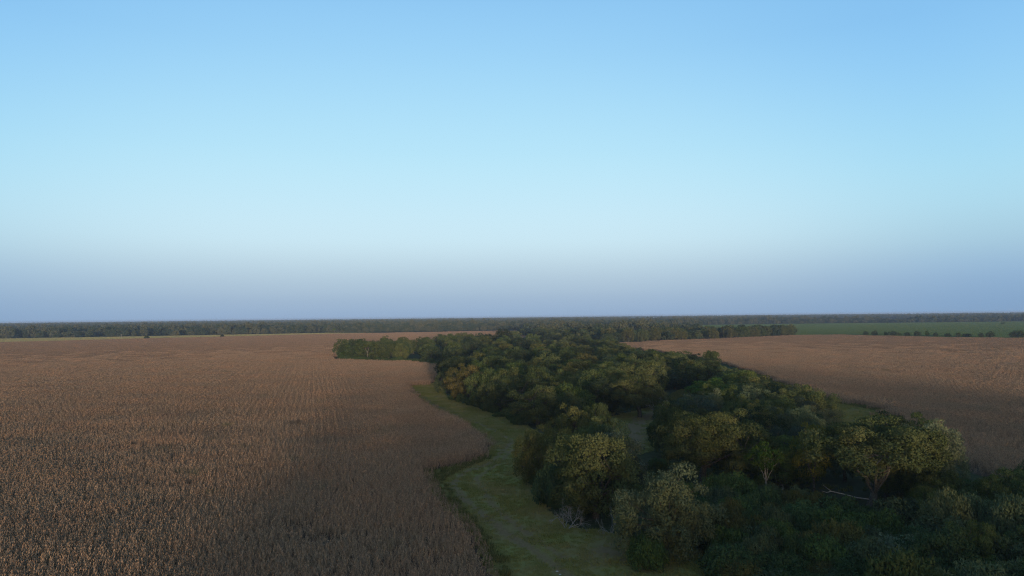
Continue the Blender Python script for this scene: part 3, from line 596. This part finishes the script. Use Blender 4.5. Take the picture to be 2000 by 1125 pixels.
EDGE1 = np.array([G(*p) for p in ((878, 782), (950, 806), (1022, 834))]); EDGE3 = np.array([G(*p) for p in ((662, 704.5), (700, 706), (760, 706.5), (820, 709), (880, 719))]); EDGE2 = np.array([G(*p) for p in ((1050, 955), (1080, 1000), (1135, 1022))])
for k, (ln, n) in enumerate(((EDGE1, 16), (EDGE2, 7), (EDGE3, 34))):
    for i in range(n):
        t_ = (i + rt.random()) / n * (len(ln) - 1); j = min(int(t_), len(ln) - 2); q = ln[j] + (ln[j + 1] - ln[j]) * (t_ - j) + np.array((rt.uniform(0, 2.5), rt.uniform(0, 3)))
        place('shrub', 'low_shrub', q, rt.uniform(2.5, 4.5) * (1, 1, 1.7)[k], rt.uniform(1.4, 3) * (1, 1, 1.4)[k], ('low shrub at the foot of the oaks along the mown strip', 'low shrub at the foot of the round dense oak', 'low shrub along the front of the spur of woods')[k], cat='shrub', group=('shrubs along the mown strip', 'shrubs under the round oak', 'shrubs along the spur of woods')[k], tint=(.8, .95, .7))

# dead grey branches
for i, (x, tp, bs, wd, lb) in enumerate([(1108, 968, 1032, 95, 'sprawling grey dead branches under the round dense oak'), (1192, 982, 1042, 62, 'pale grey dead branch heap beside the front oak'), (1275, 1020, 1075, 45, 'hanging dead grey twigs on the front oak'), (1395, 985, 1030, 45, 'small pale dead branches right of the front oak'),
        (1520, 925, 990, 32, 'bare grey sapling right of the slender tree'), (1890, 985, 1032, 50, 'pale dead twigs on the broad bush near the right corn field'), (1275, 762, 812, 60, 'grey dead twigs among the many-stemmed oak'), (1180, 838, 842, 30, 'dead twigs lying at the clearing')]):
    if i == 7: continue
    p = G(x, bs); d = ray(x, tp); h = CAM_H + d[2] * math.hypot(*p) / math.hypot(d[0], d[1]); wm = wd / F * math.hypot(*p)
    o = obj('dead_branch', DEAD[i % 4]); bb = DEAD[i % 4]; ext = max(v.co.z for v in bb.vertices); wx = max(abs(v.co.x) for v in bb.vertices) * 2
    lift = {2: 2.2, 5: 1.8, 6: 2.0}.get(i, 0)
    o.location = (p[0], p[1] - (1.5 if lift else 0), lift); o.scale = (wm / wx, wm / wx, (h - lift) / ext); o.rotation_euler.z = i * 1.3
    tag(o, lb, 'dead branch', 'dead grey branches')
# the bare limb reaching from the leaning trunk
p = G(1698, 1010); V, Fc = tubes([(np.array([(0, 0, 2.6), (-2, -.6, 3.0), (-4, -1, 3.6), (-6, -1.1, 4.1), (-7.2, -1.2, 5.0)]), [.11, .09, .075, .05, .02]), (np.array([(-6, -1.1, 4.1), (-6.8, -1.4, 4.0), (-7.6, -1.6, 4.3)]), [.06, .04, .02])], 6)
o = obj('bare_limb', mesh_np('bare_limb', V, Fc, M['dead'], smooth=True)); o.location = (p[0], p[1], 0); tag(o, 'long bare grey limb leaning against the broad oak trunk', 'branch')

# ------------------------------------------------------------------ far woods, undergrowth, weeds, grass
def forest_patch(seed, size, n):
    rg = np.random.default_rng(seed); Vs, Fs, la, lo, o = [], [], [], [], 0
    for i in range(n):
        me = LIB['far'][rg.integers(5)][1]; nv = len(me.vertices); v = np.empty(nv * 3, np.float32); me.vertices.foreach_get('co', v); v = v.reshape(-1, 3)
        f = np.empty(len(me.polygons) * 4, np.int32); me.loops.foreach_get('vertex_index', f); f = f.reshape(-1, 4)
        q = np.arange(len(f)); rg.shuffle(q); f = f[q[:len(f) * 2 // 3]]
        a = rg.uniform(0, 6.28); s = rg.uniform(.6, 1.35) * (1.25 if rg.random() < .07 else 1); z = s * rg.uniform(.8, 1.25); c, sn = math.cos(a), math.sin(a)
        p = rg.uniform(-size / 2, size / 2, 2)
        v = np.c_[(v[:, 0] * c - v[:, 1] * sn) * s + p[0], (v[:, 0] * sn + v[:, 1] * c) * s + p[1], v[:, 2] * z]
        u, inv = np.unique(f, return_inverse=True); Vs.append(v[u]); Fs.append(inv.reshape(-1, 4) + o); o += len(u)
        la.append(np.clip(rg.random(len(f)) * .6 + rg.random() * .5, 0, 1)); lo.append(np.full(len(f), rg.random()))
    return mesh_np('forest_patch', np.concatenate(Vs), np.concatenate(Fs), M['far'], {'leaf': np.concatenate(la), 'lobe': np.concatenate(lo)})
wood_src = source([forest_patch(400 + i, 60, 26) for i in range(4)], 'woods_source')
FOREST = np.concatenate([poly([(-900, 671), (0, 661.5), (285, 656.5), (640, 650.5), (900, 646.8), (1040, 644.5), (1045, 658), (1100, 659), (1195, 662), (1300, 658), (1350, 650), (1330, 641), (1375, 634.3), (1600, 631.5), (2000, 627.5), (2700, 621.5)]), [[11000, 11500], [-11000, 11500]]])
g = np.arange(-11000, 11000, 52.0); X, Y = np.meshgrid(g, np.arange(500, 11000, 52.0)); P = np.c_[X.ravel(), Y.ravel()]; rg = np.random.default_rng(9); P += rg.uniform(-18, 18, P.shape)
P = P[np.abs(np.arctan2(P[:, 0], P[:, 1])) < R(41)]; D = np.linalg.norm(P, axis=1)
edge = inside(P + np.array((0, -26.0)), FOREST) & inside(P + np.array((0, 26.0)), FOREST)
P = P[edge & (D < 10500)]; D = np.linalg.norm(P, axis=1)
hole = (fbm(P * np.array((1, .45)), 700.0) > .64) & (D > 2600)
pale = inside(P, np.array([G(1228, 628), G(1300, 627.2), G(1305, 619.6), G(1222, 620.4)])) & (D > 4100) & (D < 8000)
P = P[~hole & ~pale & ((D < 5000) | (rg.random(len(P)) < .6))]; n = len(P); print('woods', n)
scatter('distant_woods', np.c_[P, np.zeros(n)], rg.integers(0, 4, n), rg.uniform(0, 6.28, n), np.c_[np.ones((n, 2)), rg.uniform(.58, 1.2, n)], wood_src, 'dark woods stretching across the plain to the horizon', 'woods')
# the same woods go on behind the viewpoint and shade the near ground
q = np.c_[rg.uniform(0, 170, 90), rg.uniform(-310, -112, 90)]; q[:, 0] -= q[:, 1] * .16 - 12
scatter('woods_behind', np.c_[q, np.zeros(90)], rg.integers(0, 4, 90), rg.uniform(0, 6.28, 90), np.full(90, 1.0), wood_src, 'woods continuing behind the viewpoint', 'woods')

def tuft(seed, n, size, h, wd, mat, droop=.4):
    rg = np.random.default_rng(seed); C = np.c_[rg.uniform(-size / 2, size / 2, (n, 2)), np.zeros(n)]
    A = unit(np.c_[rg.normal(0, droop, (n, 2)), np.ones(n)]); V, Fc = cards(C, A, h * rg.uniform(.5, 1.3, n), wd * rg.uniform(.6, 1.4, n), rg)
    return mesh_np('tuft', V, Fc, M[mat], {'leaf': rg.random(n)})
grass_src = source([tuft(500 + i, 110, 1.1, .2, .045, 'blade', .6) for i in range(5)], 'grass_source')
def grid_in(pg, step, seed, ymax=430):
    rg = np.random.default_rng(seed); x0, y0 = pg.min(0); x1, y1 = pg.max(0); X, Y = np.meshgrid(np.arange(x0, x1, step), np.arange(max(y0, 60), min(y1, ymax), step)); P = np.c_[X.ravel(), Y.ravel()]; P += rg.uniform(-step / 2, step / 2, P.shape)
    return P[inside(P, pg)], rg
P = np.concatenate([grid_in(MOWN, .9, 31)[0], grid_in(MOWN_R, .9, 32)[0]]); rg = np.random.default_rng(33)
P = P[rg.random(len(P)) > soil_mask(P) * 1.2]; n = len(P); print('grass', n)
scatter('mown_grass', np.c_[P, np.full(n, .06)], rg.integers(0, 5, n), rg.uniform(0, 6.28, n), rg.uniform(.5, 1.4, n) * (.35 + 1.4 * fbm(P, 4)), grass_src, 'short mown grass on the strip between corn and grove', 'grass')
def cover(name, pg, mat, h, step, label, cat, seed):
    src = source([tuft(seed + i, 420, step * 1.15, h, .3, mat, .5) for i in range(3)], name + '_source')
    rg = np.random.default_rng(seed); x0, y0 = pg.min(0); x1, y1 = pg.max(0); X, Y = np.meshgrid(np.arange(x0, x1, step), np.arange(y0, y1, step)); P = np.c_[X.ravel(), Y.ravel()]
    P = P[(np.abs(np.arctan2(P[:, 0], P[:, 1])) < R(41)) & inside(P, pg)]; n = len(P); print(name, n)
    scatter(name, np.c_[P, np.full(n, .06)], rg.integers(0, 3, n), rg.uniform(0, 6.28, n), rg.uniform(.8, 1.2, n), src, label, cat)
cover('green_crop', GREEN, 'crop', .55, 14.0, 'low green crop covering the far right field', 'crop', 540)
cover('pasture_grass', PAST, 'drygrass', .35, 10.0, 'pale dry grass on the strip before the far woods', 'grass', 560)
weed_src = source([tuft(520 + i, 60, 1.0, .6, .08, 'weed', .45) for i in range(5)], 'weed_source')
WEEDS = poly([(828, 918), (862, 985), (885, 1008), (915, 1035), (935, 1075), (960, 1135), (1000, 1135), (985, 1085), (950, 1045), (915, 1000), (885, 965), (868, 935), (905, 920), (958, 895), (950, 888), (900, 906)])
MEADOW = poly([(1310, 772), (1335, 762), (1420, 768), (1435, 800), (1330, 822), (1300, 800)])
REDGE = poly([(1590, 782), (1640, 788), (1725, 806), (1722, 800), (1620, 780), (1560, 758), (1500, 736), (1450, 718), (1445, 722), (1500, 745), (1560, 768)])
W_ = []
for pg, st, sd_ in ((WEEDS, 1.15, 41), (MEADOW, .8, 42), (REDGE, .9, 43)): W_.append(grid_in(pg, st, sd_)[0])
UG, rg = grid_in(GROVE, 1.7, 44, 260); UG = UG[~inside(UG, CLEAR)]; UL, _ = grid_in(LOW, .8, 45); UB, _ = grid_in(poly([(1690, 1000), (1800, 950), (2100, 950), (2100, 1250), (1650, 1250)]), .9, 46)
W_ += [UG, UL, UB]; P = np.concatenate(W_); n = len(P); rg = np.random.default_rng(47)
scatter('weeds', np.c_[P, np.zeros(n)], rg.integers(0, 5, n), rg.uniform(0, 6.28, n), rg.uniform(.5, 1.3, n) * (.5 + fbm(P, 5)), weed_src, 'tall weeds and undergrowth along field edges and under trees', 'weeds'); print('weeds', n)

# ------------------------------------------------------------------ small things
def box(x0, x1, y0, y1, z0, z1):
    V = [(x, y, z) for x in (x0, x1) for y in (y0, y1) for z in (z0, z1)]
    return V, [(0, 1, 3, 2), (4, 6, 7, 5), (0, 4, 5, 1), (2, 3, 7, 6), (0, 2, 6, 4), (1, 5, 7, 3)]
p = G(237, 663.5); e = bpy.data.objects.new('utility_pole', None); col.objects.link(e); e.location = (*p, 0); tag(e, 'thin wooden utility pole at the edge of the pasture', 'pole')
V, Fc = tubes([(np.array([(0, 0, -.3), (0, 0, 4), (0, 0, 8.5)]), [.22, .19, .15])], 8); obj('post', mesh_np('post', V, Fc, M['wood'], smooth=True), e); obj('crossarm', mesh_np('crossarm', *box(-1.2, 1.2, -.27, -.15, 7.7, 7.9), M['wood']), e)
for i, (x, sz) in enumerate(((1264, 34), (1271, 22), (1277, 26))):
    p = G(x, 622.6); e = bpy.data.objects.new('farm_shed', None); col.objects.link(e); e.location = (*p, 0); tag(e, ('long white shed far off on the pale field', 'short white shed between two others on the pale field', 'white shed right of the others on the pale field')[i], 'shed', 'white sheds far off')
    obj('wall', mesh_np('wall', *box(-sz / 2, sz / 2, -8, 8, 0, 9), M['white']), e)
    s = sz / 2 + .6; obj('roof', mesh_np('roof', [(-s, -8.6, 8.9), (s, -8.6, 8.9), (s, 0, 12), (-s, 0, 12), (-s, 8.6, 8.9), (s, 8.6, 8.9)], [(0, 1, 2, 3), (3, 2, 5, 4)], M['white']), e)
for i, (x, y, s) in enumerate(((1088, 1117, .16), (1094, 1123, .13))):
    rg = np.random.default_rng(600 + i); a = np.linspace(0, 2 * math.pi, 9)[:-1]; V = [(0, 0, .45)]; 
    for z, r in ((.36, .55), (.12, .95), (-.1, .85)): V += [(math.cos(b) * r * rg.uniform(.8, 1.2) * 1.3, math.sin(b) * r * rg.uniform(.8, 1.2), z + rg.normal(0, .04)) for b in a]
    Fc = [(1 + l * 8 + j, 1 + (l + 1) * 8 + j, 1 + (l + 1) * 8 + (j + 1) % 8, 1 + l * 8 + (j + 1) % 8) for l in range(2) for j in range(8)] + [(0, 1 + j, 1 + (j + 1) % 8, 1 + (j + 1) % 8) for j in range(8)]
    me = bpy.data.meshes.new('stone'); me.from_pydata([tuple(v) for v in V], [], [tuple(dict.fromkeys(f)) for f in Fc]); me.materials.append(M['stone'])
    o = obj('stone', me); p = G(x, y); o.location = (*p, .05); o.scale = (s, s, s); tag(o, ('pale stone on the track, the upper of two', 'pale stone on the track, the lower of two')[i], 'stone', 'stones on the track')

# ------------------------------------------------------------------ haze
HZ = E + 50
hz = obj('haze', mesh_np('haze', *box(-HZ, HZ, -HZ, HZ, -1.5, 34)))
t = NT('haze_air'); v = t.n('VolumePrincipled'); v.inputs['Color'].default_value = (0.38, 0.50, 0.68, 1); v.inputs['Density'].default_value = 9.0e-5; v.inputs['Density Attribute'].default_value = ''; v.inputs['Anisotropy'].default_value = 0.0
t.l(v.outputs[0], t.out.inputs['Volume']); hz.data.materials.append(t.m)
try: t.m.cycles.homogeneous_volume = True
except Exception: pass
tag(hz, 'thin blue evening haze over the plain', 'haze', kind='stuff')
